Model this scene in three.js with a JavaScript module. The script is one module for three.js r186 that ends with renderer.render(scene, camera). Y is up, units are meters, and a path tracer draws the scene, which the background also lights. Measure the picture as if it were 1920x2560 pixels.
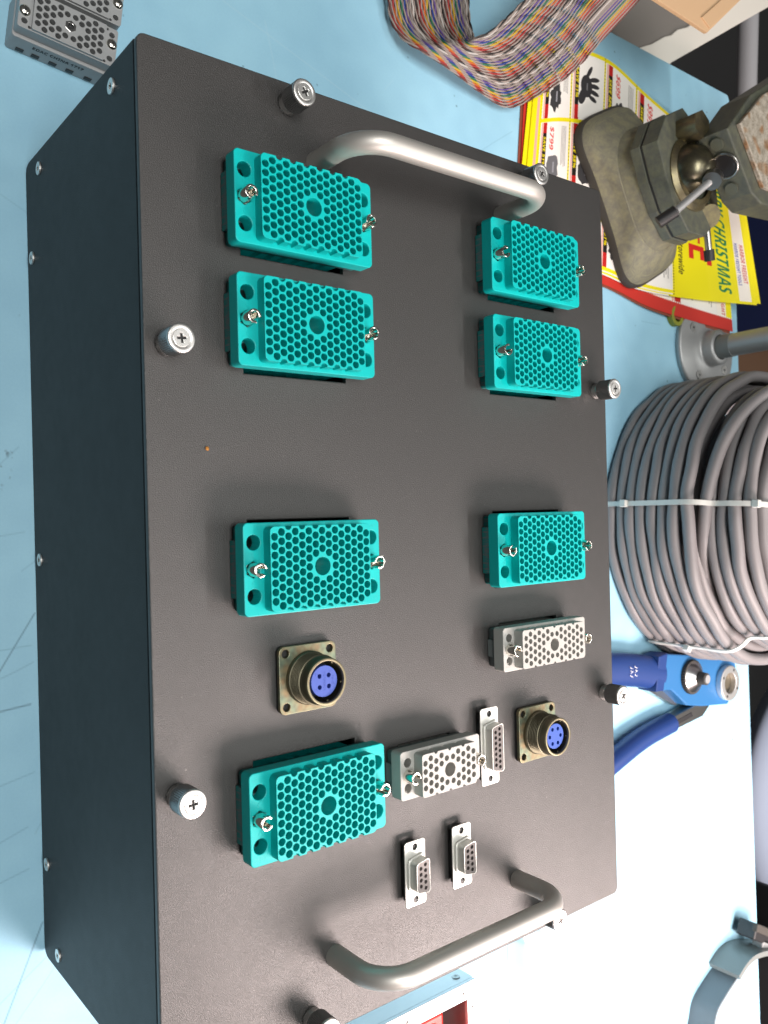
import * as THREE from 'three';
import { mergeGeometries, mergeVertices, toCreasedNormals } from 'three/addons/utils/BufferGeometryUtils.js';
import { RoundedBoxGeometry } from 'three/addons/geometries/RoundedBoxGeometry.js';
import { TextGeometry } from 'three/addons/geometries/TextGeometry.js';
import { FontLoader } from 'three/addons/loaders/FontLoader.js';
import { RectAreaLightUniformsLib } from 'three/addons/lights/RectAreaLightUniformsLib.js';
import { createNoise2D, createNoise3D } from 'simplex-noise';

// ---------- camera, light, exposure ----------
const scene = new THREE.Scene();
const camera = new THREE.PerspectiveCamera(62.56, 0.75, 0.02, 30);
camera.position.set(0.18961, 0.4664, 0.13048);
camera.up.set(-0.99969, 0.01605, -0.01888);            // the camera is held on its side: the bench runs down the picture
camera.lookAt(0.18961 - 0.000912, 0.4664 - 0.785221, 0.13048 - 0.619215);
camera.focus = 0.43;
camera.userData.fStop = 20;
const renderer = new THREE.WebGLRenderer({ antialias: true });
renderer.toneMapping = THREE.LinearToneMapping;
renderer.toneMappingExposure = 1.0;
renderer.shadowMap.enabled = true;
RectAreaLightUniformsLib.init();
scene.background = new THREE.Color(0.07, 0.07, 0.07);    // dim neutral surround of the room
const LAMPS = [
  // name, label, centre, target, width, height, radiance, colour
  ['ceiling_light', 'long fluorescent ceiling light almost straight above the black box', [0.25, 2.2, -0.52], [0.25, 0, -0.52], 1.2, 0.16, 6, [1, 0.985, 0.95]],
  ['ceiling_light', 'long fluorescent ceiling light over the far side of the bench', [0.7, 2.2, -1.85], [0.7, 0, -1.85], 1.5, 0.16, 31, [1, 0.985, 0.95]],
  ['ceiling_light', 'wide fluorescent ceiling light straight above the open bench front', [0.2, 2.2, 0.32], [0.2, 0, 0.32], 1.2, 0.6, 13.5, [1, 0.985, 0.95]],
  ['bench_lamp', 'bright bench lamp hanging over the grey headband', [0.78, 0.6, -0.52], [0.73, 0, -0.52], 0.58, 0.3, 33, [1, 0.82, 0.77]],
];

// ---------- helpers (all lengths in mm, baked to metres) ----------
const K = 0.001, PI = Math.PI;
let seed = 20240517;
const rnd = () => { seed = (seed + 0x6d2b79f5) | 0; let t = Math.imul(seed ^ (seed >>> 15), 1 | seed); t = (t + Math.imul(t ^ (t >>> 7), 61 | t)) ^ t; return ((t ^ (t >>> 14)) >>> 0) / 4294967296; };
const n2 = createNoise2D(rnd), n3 = createNoise3D(rnd);
const taken = new Map();
function numbered(n) { const c = taken.get(n) ?? 0; taken.set(n, c + 1); return c ? n + '_' + String(c).padStart(3, '0') : n; }
const bake = (g) => { if (!g.userData.baked) { g.scale(K, K, K); g.userData.baked = true; } return g; };
function mesh(name, geo, mat, parent) {
  const m = new THREE.Mesh(bake(geo), mat); m.name = name; m.castShadow = m.receiveShadow = true; parent.add(m); return m;
}
function at(o, x, y, z) { o.position.set(x * K, y * K, z * K); return o; }
function thing(name, label, category, [x, y, z] = [0, 0, 0], group) {
  const o = new THREE.Group(); o.name = numbered(name); at(o, x, y, z); o.userData = { label, category }; if (group) o.userData.group = group; scene.add(o); return o;
}
function part(name, parent, [x, y, z] = [0, 0, 0]) { const o = new THREE.Group(); o.name = name; at(o, x, y, z); parent.add(o); return o; }
function structure(name, geo, mat) { const m = mesh(name, geo, mat, scene); m.userData = { kind: 'structure' }; return m; }
const G = (x, y, z, g) => g.translate(x, y, z);
function rrect(w, h, r, cx = 0, cy = 0) {
  const s = new THREE.Shape(), x0 = cx - w / 2, x1 = cx + w / 2, y0 = cy - h / 2, y1 = cy + h / 2;
  s.moveTo(x0 + r, y0); s.lineTo(x1 - r, y0); s.absarc(x1 - r, y0 + r, r, -PI / 2, 0); s.lineTo(x1, y1 - r); s.absarc(x1 - r, y1 - r, r, 0, PI / 2);
  s.lineTo(x0 + r, y1); s.absarc(x0 + r, y1 - r, r, PI / 2, PI); s.lineTo(x0, y0 + r); s.absarc(x0 + r, y0 + r, r, PI, 1.5 * PI); return s;
}
function disc(r, cx = 0, cy = 0) { const s = new THREE.Shape(); s.absarc(cx, cy, r, 0, 2 * PI); return s; }
function hole(r, cx, cy, seg = 14) { const p = new THREE.Path(), v = []; for (let i = 0; i < seg; i++) { const a = -2 * PI * i / seg; v.push(new THREE.Vector2(cx + r * Math.cos(a), cy + r * Math.sin(a))); } p.setFromPoints(v); return p; }
function poly(pts) { const s = new THREE.Shape(); s.setFromPoints(pts.map(([x, y]) => new THREE.Vector2(x, y))); return s; }
// shape in (x, -z), raised along y from y0
function up(shape, y0, depth, bevel = 0, curveSegments = 8) {
  const g = new THREE.ExtrudeGeometry(shape, { depth: depth - 2 * bevel, bevelEnabled: bevel > 0, bevelSize: bevel, bevelThickness: bevel, bevelOffset: -bevel, bevelSegments: 2, curveSegments });
  g.translate(0, 0, bevel); g.rotateX(-PI / 2); g.translate(0, y0, 0); return g;
}
function cyl(r0, r1, y0, y1, seg = 32) { const g = new THREE.CylinderGeometry(r1, r0, y1 - y0, seg); g.translate(0, (y0 + y1) / 2, 0); return g; }
function lathe(pts, seg = 48) { return new THREE.LatheGeometry(pts.map(([x, y]) => new THREE.Vector2(x, y)), seg); }
const smooth = (g, a = 0.6) => toCreasedNormals(g, a);
function rbox(w, h, d, r, seg = 2) { return new RoundedBoxGeometry(w, h, d, seg, r); }
function tube(pts, r, seg = 64, rad = 12, closed = false, type = 'catmullrom') {
  return new THREE.TubeGeometry(new THREE.CatmullRomCurve3(pts.map((p) => new THREE.Vector3(...p)), closed, type, 0.5), seg, r, rad, closed);
}
function rod(a, b, r, seg = 16) {
  const A = new THREE.Vector3(...a), B = new THREE.Vector3(...b), d = B.clone().sub(A), g = new THREE.CylinderGeometry(r, r, d.length(), seg);
  g.applyQuaternion(new THREE.Quaternion().setFromUnitVectors(new THREE.Vector3(0, 1, 0), d.clone().normalize())); g.translate(...A.add(B).multiplyScalar(0.5).toArray()); return g;
}
// texture coordinates in mm from the position, by the main direction of each face
function uvmm(g) {
  g = g.index ? g.toNonIndexed() : g; const p = g.attributes.position, n = g.attributes.normal, uv = new Float32Array(p.count * 2);
  for (let i = 0; i < p.count; i++) {
    const ax = Math.abs(n.getX(i)), ay = Math.abs(n.getY(i)), az = Math.abs(n.getZ(i)), x = p.getX(i), y = p.getY(i), z = p.getZ(i);
    const [u, v] = ay >= ax && ay >= az ? [x, -z] : ax > az ? [z, y] : [x, y]; uv[2 * i] = u; uv[2 * i + 1] = v;
  }
  g.setAttribute('uv', new THREE.BufferAttribute(uv, 2)); return g;
}
// ---------- textures ----------
function noiseTex(size, mmPerTile, f, srgb = false) {       // f(u, v) in 0..1 -> grey or [r, g, b]; seamless through mirrored repeat
  const d = new Uint8Array(size * size * 4);
  for (let j = 0; j < size; j++) for (let i = 0; i < size; i++) {
    let c = f(i / size, j / size); if (!Array.isArray(c)) c = [c, c, c]; const o = 4 * (j * size + i);
    for (let k = 0; k < 3; k++) d[o + k] = Math.max(0, Math.min(255, c[k] * 255)); d[o + 3] = 255;
  }
  const t = new THREE.DataTexture(d, size, size); t.magFilter = t.minFilter = THREE.LinearFilter; t.wrapS = t.wrapT = THREE.MirroredRepeatWrapping;
  t.repeat.set(1 / mmPerTile, 1 / mmPerTile); if (srgb) t.colorSpace = THREE.SRGBColorSpace; t.needsUpdate = true; return t;
}
function canvasTex(w, h, draw) {
  const c = document.createElement('canvas'); c.width = w; c.height = h; const x = c.getContext('2d'); draw(x, w, h);
  const t = new THREE.CanvasTexture(c); t.colorSpace = THREE.SRGBColorSpace; t.magFilter = THREE.LinearFilter; return t;
}
const coatBump = noiseTex(512, 45, (u, v) => 0.5 + 0.3 * n2(u * 70, v * 70) + 0.25 * n2(u * 130 + 9, v * 130));
const coatRough = noiseTex(512, 260, (u, v) => { const f = 0.52 + 0.01 * n2(u * 6, v * 6) + 0.012 * n2(u * 22 + 4, v * 22); return [f, f, f]; });
const fineBump = noiseTex(256, 18, (u, v) => 0.5 + 0.3 * n2(u * 40, v * 40) + 0.2 * n2(u * 90, v * 90 + 5));
const grimeTex = noiseTex(512, 60, (u, v) => {
  const a = n2(u * 5, v * 5) * 0.5 + n2(u * 14, v * 14) * 0.3 + n2(u * 40, v * 40) * 0.2, k = 0.78 + 0.13 * a; return [0.66 * k, 0.64 * k + 0.01, 0.56 * k - 0.04 * a];
}, true);
const jawTex = noiseTex(512, 70, (u, v) => {
  const a = n2(u * 7, v * 7) * 0.6 + n2(u * 25, v * 25) * 0.4, rust = Math.max(0, n2(u * 4 + 7, v * 4) - 0.25), spot = n2(u * 50, v * 50) > 0.62 ? 0.22 : 0;
  return [0.66 + 0.12 * a - spot - 0.12 * rust, 0.635 + 0.12 * a - spot - 0.3 * rust, 0.58 + 0.12 * a - spot - 0.42 * rust];
}, true);
const brushTex = noiseTex(512, 60, (u, v) => { const f = 0.5 + 0.25 * n2(u * 160, v * 4) + 0.15 * n2(u * 30, v * 10); return [f, f, f]; });
const scuffTex = noiseTex(512, 42, (u, v) => {
  const s = n2(u * 90, v * 5) * 0.5 + n2(u * 30 + 3, v * 3) * 0.5, w = Math.max(0, Math.min(1, (s + 0.35 + 0.5 * n2(u * 3, v * 3)) * 1.4)); return [0.02 + 0.32 * w, 0.46 - 0.05 * w, 0.45 - 0.03 * w];
}, true);
const passTex = noiseTex(256, 26, (u, v) => {
  const a = n2(u * 4, v * 4), b = n2(u * 9 + 5, v * 9); return [0.61 + 0.08 * a + 0.03 * b, 0.60 + 0.05 * b, 0.51 - 0.03 * a + 0.04 * b];
}, true);
const panelTex = canvasTex(2048, 1404, (c, w, h) => {       // powder coat with dust specks and hairline scratches, 420 x 288 mm
  c.fillStyle = 'rgb(54,51.5,50)'; c.fillRect(0, 0, w, h);
  for (let i = 0; i < 9000; i++) { const v = rnd() < 0.5 ? 44 : 62, x = rnd() * w, y = rnd() * h; c.fillStyle = `rgba(${v},${v - 2},${v - 3},0.5)`; c.fillRect(x, y, 2 + rnd() * 3, 2 + rnd() * 3); }
  for (let i = 0; i < 300; i++) { c.fillStyle = `rgba(190,188,180,${0.15 + 0.55 * rnd()})`; c.beginPath(); c.ellipse(rnd() * w, rnd() * h, 0.7 + 1.5 * rnd() ** 3, 0.7 + rnd(), rnd() * 3, 0, 7); c.fill(); }
  for (let i = 0; i < 46; i++) { const x = rnd() * w, y = rnd() * h, a = rnd() * 6.3, l = 20 + rnd() * 110; c.strokeStyle = `rgba(120,116,112,${0.1 + 0.25 * rnd()})`; c.lineWidth = 0.8 + rnd(); c.beginPath(); c.moveTo(x, y); c.quadraticCurveTo(x + l * 0.5 * Math.cos(a) + 6 * (rnd() - 0.5), y + l * 0.5 * Math.sin(a) + 6 * (rnd() - 0.5), x + l * Math.cos(a), y + l * Math.sin(a)); c.stroke(); }
});
panelTex.wrapS = panelTex.wrapT = THREE.RepeatWrapping; panelTex.repeat.set(1 / 420, 1 / 288);
// ---------- materials ----------
const std = (o) => new THREE.MeshStandardMaterial(o), phys = (o) => new THREE.MeshPhysicalMaterial(o), lin = (r, g, b) => new THREE.Color().setRGB(r, g, b);
const M = {
  coat: phys({ color: lin(0.0158, 0.0143, 0.0136), specularIntensity: 0.75, ior: 1.45, roughness: 1.0, roughnessMap: coatRough, bumpMap: coatBump, bumpScale: 0.00013 }),  // same paint as coatTop, reflection lowered so the shaded walls come out darker
  coatTop: phys({ map: panelTex, color: lin(0.43, 0.43, 0.43), ior: 1.8, roughness: 1.0, roughnessMap: coatRough, bumpMap: coatBump, bumpScale: 0.00013 }),
  inside: std({ color: lin(0.02, 0.02, 0.02), roughness: 0.9 }),
  teal: phys({ color: lin(0.0, 0.47, 0.46), specularIntensity: 0.6, roughness: 0.4, bumpMap: fineBump, bumpScale: 0.00004 }),
  tealBody: std({ map: scuffTex, roughness: 0.55 }),
  grey: phys({ color: lin(0.45, 0.45, 0.425), roughness: 0.4, bumpMap: fineBump, bumpScale: 0.00004 }),
  greyDark: std({ color: lin(0.20, 0.22, 0.22), roughness: 0.5 }),
  plug: phys({ color: lin(0.36, 0.37, 0.375), roughness: 0.42 }),
  black: std({ color: lin(0.015, 0.015, 0.016), roughness: 0.5 }),
  chrome: std({ color: lin(0.80, 0.79, 0.77), metalness: 1, roughness: 0.16 }),
  knurl: std({ color: lin(0.34, 0.34, 0.34), metalness: 1, roughness: 0.28 }),  // nickel with the dark panel reflection on the thumbscrew sleeves put into its colour
  satin: std({ color: lin(0.76, 0.75, 0.73), metalness: 1, roughness: 0.42 }),
  alu: std({ color: lin(0.62, 0.60, 0.56), metalness: 0.68, roughness: 0.48 }),
  zinc: std({ color: lin(0.72, 0.72, 0.70), metalness: 0.9, roughness: 0.4 }),
  nickel: std({ color: lin(0.74, 0.72, 0.66), metalness: 1, roughness: 0.18 }),
  tin: std({ color: lin(0.74, 0.74, 0.70), metalness: 0.75, roughness: 0.45 }),
  olive: std({ color: lin(0.66, 0.66, 0.62), map: passTex, metalness: 0.8, roughness: 0.48 }),
  oliveDark: std({ color: lin(0.13, 0.12, 0.082), metalness: 0.85, roughness: 0.48 }),
  blueIns: std({ color: lin(0.05, 0.10, 0.44), roughness: 0.55 }),
  blueIns2: std({ color: lin(0.028, 0.09, 0.42), roughness: 0.55 }),
  dsubFace: std({ color: lin(0.15, 0.135, 0.13), roughness: 0.6 }),
  emboss: std({ color: lin(0.0, 0.47, 0.46), roughness: 0.4 }),
  tie: phys({ color: lin(0.72, 0.74, 0.70), roughness: 0.4, transmission: 0.2 }),
  cable: std({ color: lin(0.215, 0.205, 0.208), roughness: 0.5, bumpMap: fineBump, bumpScale: 0.00003 }),
  vise: std({ map: grimeTex, color: lin(0.88, 0.87, 0.84), roughness: 0.72, bumpMap: fineBump, bumpScale: 0.0001 }),
  viseFoot: std({ color: lin(0.045, 0.042, 0.036), roughness: 0.8 }),
  visePaint: std({ map: grimeTex, color: lin(0.36, 0.40, 0.42), roughness: 0.5 }),
  jaw: std({ map: jawTex, roughness: 0.55, metalness: 0.25 }),
  brass: std({ map: grimeTex, color: lin(0.9, 0.8, 0.66), metalness: 0.85, roughness: 0.38 }),
  ballSteel: std({ map: grimeTex, color: lin(0.62, 0.58, 0.54), metalness: 0.9, roughness: 0.3 }),
  steel: std({ color: lin(0.42, 0.41, 0.39), metalness: 1, roughness: 0.3 }),
  cast: std({ color: lin(0.42, 0.43, 0.43), metalness: 0.55, roughness: 0.5 }),
  crimpBlue: std({ color: lin(0.025, 0.14, 0.34), roughness: 0.42 }),
  gripBlue: std({ color: lin(0.010, 0.038, 0.17), roughness: 0.45 }),
  strap: std({ color: lin(0.13, 0.15, 0.165), roughness: 0.5 }),
  strapWide: std({ color: lin(0.17, 0.19, 0.185), roughness: 0.35 }),
  red: std({ color: lin(0.50, 0.02, 0.015), roughness: 0.4 }),
  caseAlu: std({ color: lin(0.74, 0.75, 0.75), metalness: 0.6, roughness: 0.4 }),
  beige: std({ color: lin(0.80, 0.76, 0.68), roughness: 0.8 }),
  panelGrey: std({ color: lin(0.22, 0.20, 0.18), roughness: 0.8 }),
  carton: std({ color: lin(0.60, 0.40, 0.23), roughness: 0.85 }),
  floor: std({ color: lin(0.035, 0.035, 0.036), roughness: 0.8 }),
  wood: std({ color: lin(0.10, 0.055, 0.03), roughness: 0.6 }),
  navy: std({ color: lin(0.012, 0.02, 0.07), roughness: 0.4 }),
  chair: std({ color: lin(0.40, 0.48, 0.62), roughness: 0.7 }),
  lightGrey: std({ color: lin(0.5, 0.5, 0.52), roughness: 0.4 }),
  bag: phys({ color: lin(0.85, 0.88, 0.88), roughness: 0.25, transmission: 0.55 }),
  crumb: std({ color: lin(0.42, 0.18, 0.03), roughness: 0.8 }),
};
const font = await new FontLoader().loadAsync('fonts/droid/droid_sans_regular.typeface.json');
const bold = await new FontLoader().loadAsync('fonts/droid/droid_sans_bold.typeface.json');
// raised lettering lying on a horizontal face: reads along +x (turn 0); y0 is the face
function lettering(name, text, size, y0, x, z, turn, mat, parent, f = font, h = 0.12) {
  const g = new TextGeometry(text, { font: f, size, depth: h, curveSegments: 3, bevelEnabled: false });
  g.computeBoundingBox(); const b = g.boundingBox; g.translate(-(b.min.x + b.max.x) / 2, -(b.min.y + b.max.y) / 2, 0); g.rotateX(-PI / 2); g.rotateY(turn); g.translate(x, y0, z); return mesh(name, g, mat, parent);
}

// ---------- the bench top and the floor ----------
const TX0 = -242, TX1 = 1150, TZ0 = 330, TZ1 = -720;
const benchTex = canvasTex(2048, 1545, (c, w, h) => {
  const px = (x) => (x - TX0) / (TX1 - TX0) * w, py = (z) => (z - TZ1) / (TZ0 - TZ1) * h;
  c.fillStyle = 'rgb(156,206,229)'; c.fillRect(0, 0, w, h);
  const im = c.getImageData(0, 0, w, h), d = im.data;
  for (let j = 0; j < h; j++) for (let i = 0; i < w; i++) { const o = 4 * (j * w + i), a = 5 * n2(i / 260, j / 260) + 3 * n2(i / 40, j / 40) + 3 * (rnd() - 0.5); d[o] += a; d[o + 1] += a; d[o + 2] += a * 0.8; }
  c.putImageData(im, 0, 0);
  const line = (x0, z0, x1, z1, wd, col) => { c.strokeStyle = col; c.lineWidth = wd; c.beginPath(); c.moveTo(px(x0), py(z0)); c.quadraticCurveTo(px((x0 + x1) / 2 + 2 * (rnd() - 0.5)), py((z0 + z1) / 2 + 2 * (rnd() - 0.5)), px(x1), py(z1)); c.stroke(); };
  const dark = 'rgba(50,80,100,0.55)', faint = 'rgba(70,110,130,0.32)', pale = 'rgba(205,228,236,0.35)';
  line(238, 0, 300, 40, 0.9, dark); line(286, 3, 290, 42, 0.9, dark); line(255, 2, 258, 40, 0.6, faint); line(322, 2, 330, 40, 0.7, faint); line(350, 6, 362, 40, 0.7, faint);
  line(402, 0, 470, 30, 0.9, dark); line(418, -6, 440, 26, 0.7, faint); line(425, -8, 452, 16, 0.6, faint); line(372, 6, 380, 36, 0.7, faint); line(150, 6, 178, 34, 0.7, faint); line(195, 4, 200, 40, 0.5, faint);
  line(-60, 20, -45, 30, 0.7, dark); line(-130, -120, -90, -240, 0.7, pale); line(-128, -150, -80, -160, 0.6, pale);
  for (let i = 0; i < 260; i++) { const x = TX0 + rnd() * 1390, z = TZ1 + rnd() * 1050, a = rnd() * 6.3, l = 6 + rnd() * 55; line(x, z, x + l * Math.cos(a), z + l * Math.sin(a), 0.3 + rnd() * 0.5, rnd() < 0.6 ? faint : pale); }
  for (let i = 0; i < 420; i++) { c.fillStyle = `rgba(30,45,55,${0.15 + rnd() * 0.5})`; c.beginPath(); c.ellipse(px(TX0 + rnd() * 1390), py(TZ1 + rnd() * 1050), 0.3 + rnd() * 1.1, 0.3 + rnd() * 0.8, rnd() * 3, 0, 7); c.fill(); }
  for (let i = 0; i < 34; i++) { c.fillStyle = `rgba(35,50,60,${0.1 + rnd() * 0.3})`; c.beginPath(); c.ellipse(px(152 + rnd() * 22), py(8 + rnd() * 26), 0.3 + rnd() * 1.3, 0.3 + rnd(), rnd() * 3, 0, 7); c.fill(); }
  for (const [x, z, l] of [[-200, -531, 9], [-193, -536, 5], [-190, -548, 3], [-186, -560, 2], [-181, -569, 2]]) { c.fillStyle = 'rgba(25,35,40,0.8)'; c.beginPath(); c.ellipse(px(x), py(z), l * 1.4, 1.6, 0.1, 0, 7); c.fill(); }
});
{
  // one sheet with the rounded far corner; uv in bench coordinates
  const s = new THREE.Shape(); s.moveTo(TX0, -TZ0); s.lineTo(TX1, -TZ0); s.lineTo(TX1, 738); s.lineTo(TX0 + 14, 717); s.quadraticCurveTo(TX0 + 2, 716, TX0, 712); s.lineTo(TX0, -TZ0);
  const g = up(s, -28, 28, 1, 6), p = g.attributes.position, uv = g.attributes.uv;
  for (let i = 0; i < p.count; i++) uv.setXY(i, (p.getX(i) - TX0) / (TX1 - TX0), 1 - (p.getZ(i) - TZ1) / (TZ0 - TZ1));
  structure('tabletop', g, std({ map: benchTex, roughness: 0.55 }));
}
structure('floor', new THREE.BoxGeometry(9000, 20, 9000).translate(0, -770, -1500), M.floor);

// ---------- lamps ----------
for (const [name, label, c, t, w, h, I, col] of LAMPS) {
  const o = thing(name, label, 'lamp', c.map((v) => v * 1000), name === 'ceiling_light' ? 'ceiling lights above the bench' : undefined);
  const look = new THREE.Object3D(); look.position.set(...c); const L = new THREE.RectAreaLight(new THREE.Color().setRGB(...col), I, w, h);
  L.position.set(...c); L.lookAt(...t); scene.add(L); L.name = name + '_glow';
  const tilt = new THREE.Group(); tilt.quaternion.copy(L.quaternion);
  o.quaternion.copy(L.quaternion);
  const W = w * 1000, H = h * 1000;
  mesh('housing', G(0, 0, 32, rbox(W + 30, H + 30, 50, 6)), M.lightGrey, o);
  mesh('diffuser', G(0, 0, 4, new THREE.BoxGeometry(W, H, 4)), std({ color: lin(0.9, 0.9, 0.9), emissive: lin(...col), emissiveIntensity: 0.5, roughness: 0.6 }), o);
  if (name === 'bench_lamp') mesh('arm', rod([0, 0, 55], [-60, 60, 330], 9), M.lightGrey, o);
}

// ---------- black enclosure ----------
const PH = 153.2, PW = 420, PD = 287.6;
const COLX = { a: 59.8, b: 109.6, c: 211.0, d: 261.2, e: 311.8, f: 361.6 };
const TEALS = [
  [COLX.a, -69.2, 'teal connector closest to a handle foot in the longer teal row'],
  [COLX.b, -69.2, 'teal connector of the longer row, between a teal neighbour and bare panel'],
  [COLX.c + 0.4, -69.2, 'teal connector between bare panel and the olive four-hole round connector'],
  [312.6, -69.2, 'teal connector between the olive four-hole round connector and a handle'],
  [58.6, -215.6, 'teal connector closest to a handle foot in the row with the grey connector'],
  [108.3, -215.5, 'teal connector between a teal neighbour and bare panel, in the grey connector row'],
  [210.4, -215.2, 'teal connector right beside the narrow grey connector'],
];
const box = thing('equipment_box', 'black powder-coated steel box with connectors, thumbscrews and two silver handles', 'box', [0, 0, 0]);
{
  const s = rrect(PW, PD, 3.5, PW / 2, PD / 2);
  for (const [x, z] of TEALS) { const w = 20, d = 26.3, cz = -z + 0.6; s.holes.push(new THREE.Path([[x - w, cz - d], [x - w, cz + d], [x + w, cz + d], [x + w, cz - d]].map((p) => new THREE.Vector2(...p)))); }
  for (const [x, z, w, d] of [[261.5, -215.2, 11.8, 23], [311.5, -138.4, 10.8, 16.6]]) s.holes.push(new THREE.Path([[x - w, -z - d], [x - w, -z + d], [x + w, -z + d], [x + w, -z - d]].map((p) => new THREE.Vector2(...p))));
  mesh('front_panel', up(s, PH - 3, 3, 0.5), M.coatTop, box);
  // walls of the case, thin gap under the lid
  const wall = new THREE.Shape(); wall.moveTo(7, 0.3); wall.lineTo(PW - 7, 0.3); wall.quadraticCurveTo(PW - 0.8, 0.6, PW - 0.8, 7); wall.lineTo(PW - 0.8, PH - 4.9); wall.lineTo(0.8, PH - 4.9); wall.lineTo(0.8, 7); wall.quadraticCurveTo(0.8, 0.6, 7, 0.3);
  const side = (z) => { const g = new THREE.ExtrudeGeometry(wall, { depth: 1.2, bevelEnabled: true, bevelSize: 0.4, bevelThickness: 0.4, bevelOffset: -0.4, bevelSegments: 2 }); g.translate(0, 0, z); return g; };
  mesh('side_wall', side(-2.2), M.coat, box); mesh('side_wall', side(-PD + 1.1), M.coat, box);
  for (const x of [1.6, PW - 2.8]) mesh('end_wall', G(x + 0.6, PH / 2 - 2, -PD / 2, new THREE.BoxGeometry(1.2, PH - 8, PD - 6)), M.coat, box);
  mesh('inner_lip', G(PW / 2, PH - 4.1, -PD / 2, new THREE.BoxGeometry(PW - 5, 0.9, PD - 5)).scale(1, 1, 1), M.inside, box).visible = false;
  box.remove(box.children[box.children.length - 1]);
  mesh('lid_lip', up((() => { const q = rrect(PW - 4.5, PD - 4.5, 2, PW / 2, PD / 2); q.holes.push(rrect(PW - 30, PD - 30, 2, PW / 2, PD / 2)); return q; })(), PH - 6, 2.9), M.inside, box);
  mesh('floor_plate', G(PW / 2, 1.6, -PD / 2, new THREE.BoxGeometry(PW - 8, 1.6, PD - 8)), M.inside, box);
}
// flush socket screws on the walls
{
  const head = disc(3.3); const star = []; for (let i = 0; i < 12; i++) { const a = i * PI / 6, r = i % 2 ? 0.95 : 1.6; star.push(new THREE.Vector2(r * Math.cos(a), r * Math.sin(a))); }
  head.holes.push(new THREE.Path(star.reverse()));
  const ring = new THREE.ExtrudeGeometry(head, { depth: 0.7, bevelEnabled: true, bevelSize: 0.25, bevelThickness: 0.25, bevelOffset: -0.25, bevelSegments: 2, curveSegments: 16 });
  const floor = new THREE.CircleGeometry(2, 16).translate(0, 0, 0.15);
  for (const [x, y] of [[10, 124.8], [10.1, 23.7], [51.9, 8.4], [209.8, 9.4], [368.9, 8.6], [410.2, 24.3], [410.2, 124.8]]) {
    const o = part('wall_screw', box, [x, y, -0.75]); mesh('screw_head', ring, M.zinc, o); mesh('drive_recess', floor, M.black, o);
  }
}
// knurled captive thumbscrews
{
  const teeth = 44, knurl = new THREE.Shape(), pts = [];
  for (let i = 0; i < teeth * 2; i++) { const a = i * PI / teeth, r = i % 2 ? 5.72 : 5.42; pts.push(new THREE.Vector2(r * Math.cos(a), r * Math.sin(a))); } knurl.setFromPoints(pts);
  const body = smooth(up(knurl, 4.6, 8.3, 0, 2), 0.2), rim = lathe([[5.5, 12.9], [5.72, 13.1], [5.72, 13.7], [5.3, 14.3], [3.75, 14.35], [3.72, 13.6], [0, 13.6]], 40);
  const ferrule = lathe([[0, 0.02], [4.75, 0.02], [4.75, 1.3], [4.45, 1.6], [4.45, 3.4], [3.9, 3.7], [3.2, 3.7], [3.2, 4.7]], 40);
  const face = disc(3.55), c = 0.48, l = 1.9; face.holes.push(new THREE.Path([[c, l], [c, c], [l, c], [l, -c], [c, -c], [c, -l], [-c, -l], [-c, -c], [-l, -c], [-l, c], [-c, c], [-c, l]].map((p) => new THREE.Vector2(...p))));
  const screw = up(face, 13.65, 0.85, 0.18, 18), pit = cyl(2.4, 2.4, 13.5, 13.75, 16);
  const spots = [[10, -68.2, 0.5], [10.2, -218.6, 0.9], [121, -9.2, 0.1], [299, -9.2, 0.05], [121, -278, 0.1], [299, -278.6, 0.6], [410, -218.8, 0.35], [410, -69, 0.7]];
  for (const [x, z, turn] of spots) {
    const o = part('thumbscrew', box, [x, PH, z]); o.rotation.y = turn;
    mesh('knurled_sleeve', body, M.knurl, o); mesh('cap_rim', rim, M.satin, o); mesh('ferrule', ferrule, M.chrome, o); mesh('cross_screw', screw, M.zinc, o); mesh('cross_recess', pit, M.black, o);
  }
}
// bow handles
for (const x of [32.4, 387.2]) {
  const z0 = -82.3, z1 = -200.6, h = 34.5, r = 17, P = [];
  P.push([x, PH - 2, z0], [x, PH + 6, z0], [x, PH + h - r, z0]);
  for (let i = 1; i < 8; i++) { const a = i / 8 * PI / 2; P.push([x, PH + h - r + r * Math.sin(a), z0 - r + r * Math.cos(a)]); }
  P.push([x, PH + h, z0 - r]); for (let i = 1; i < 6; i++) P.push([x, PH + h, z0 - r + (z1 - z0 + 2 * r) * i / 6]); P.push([x, PH + h, z1 + r]);
  for (let i = 1; i < 8; i++) { const a = i / 8 * PI / 2; P.push([x, PH + h - r + r * Math.cos(a), z1 + r - r * Math.sin(a)]); }
  P.push([x, PH + h - r, z1], [x, PH + 6, z1], [x, PH - 2, z1]);
  mesh('handle', tube(P, 4.85, 140, 28, false, 'centripetal'), M.alu, box);
}

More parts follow.
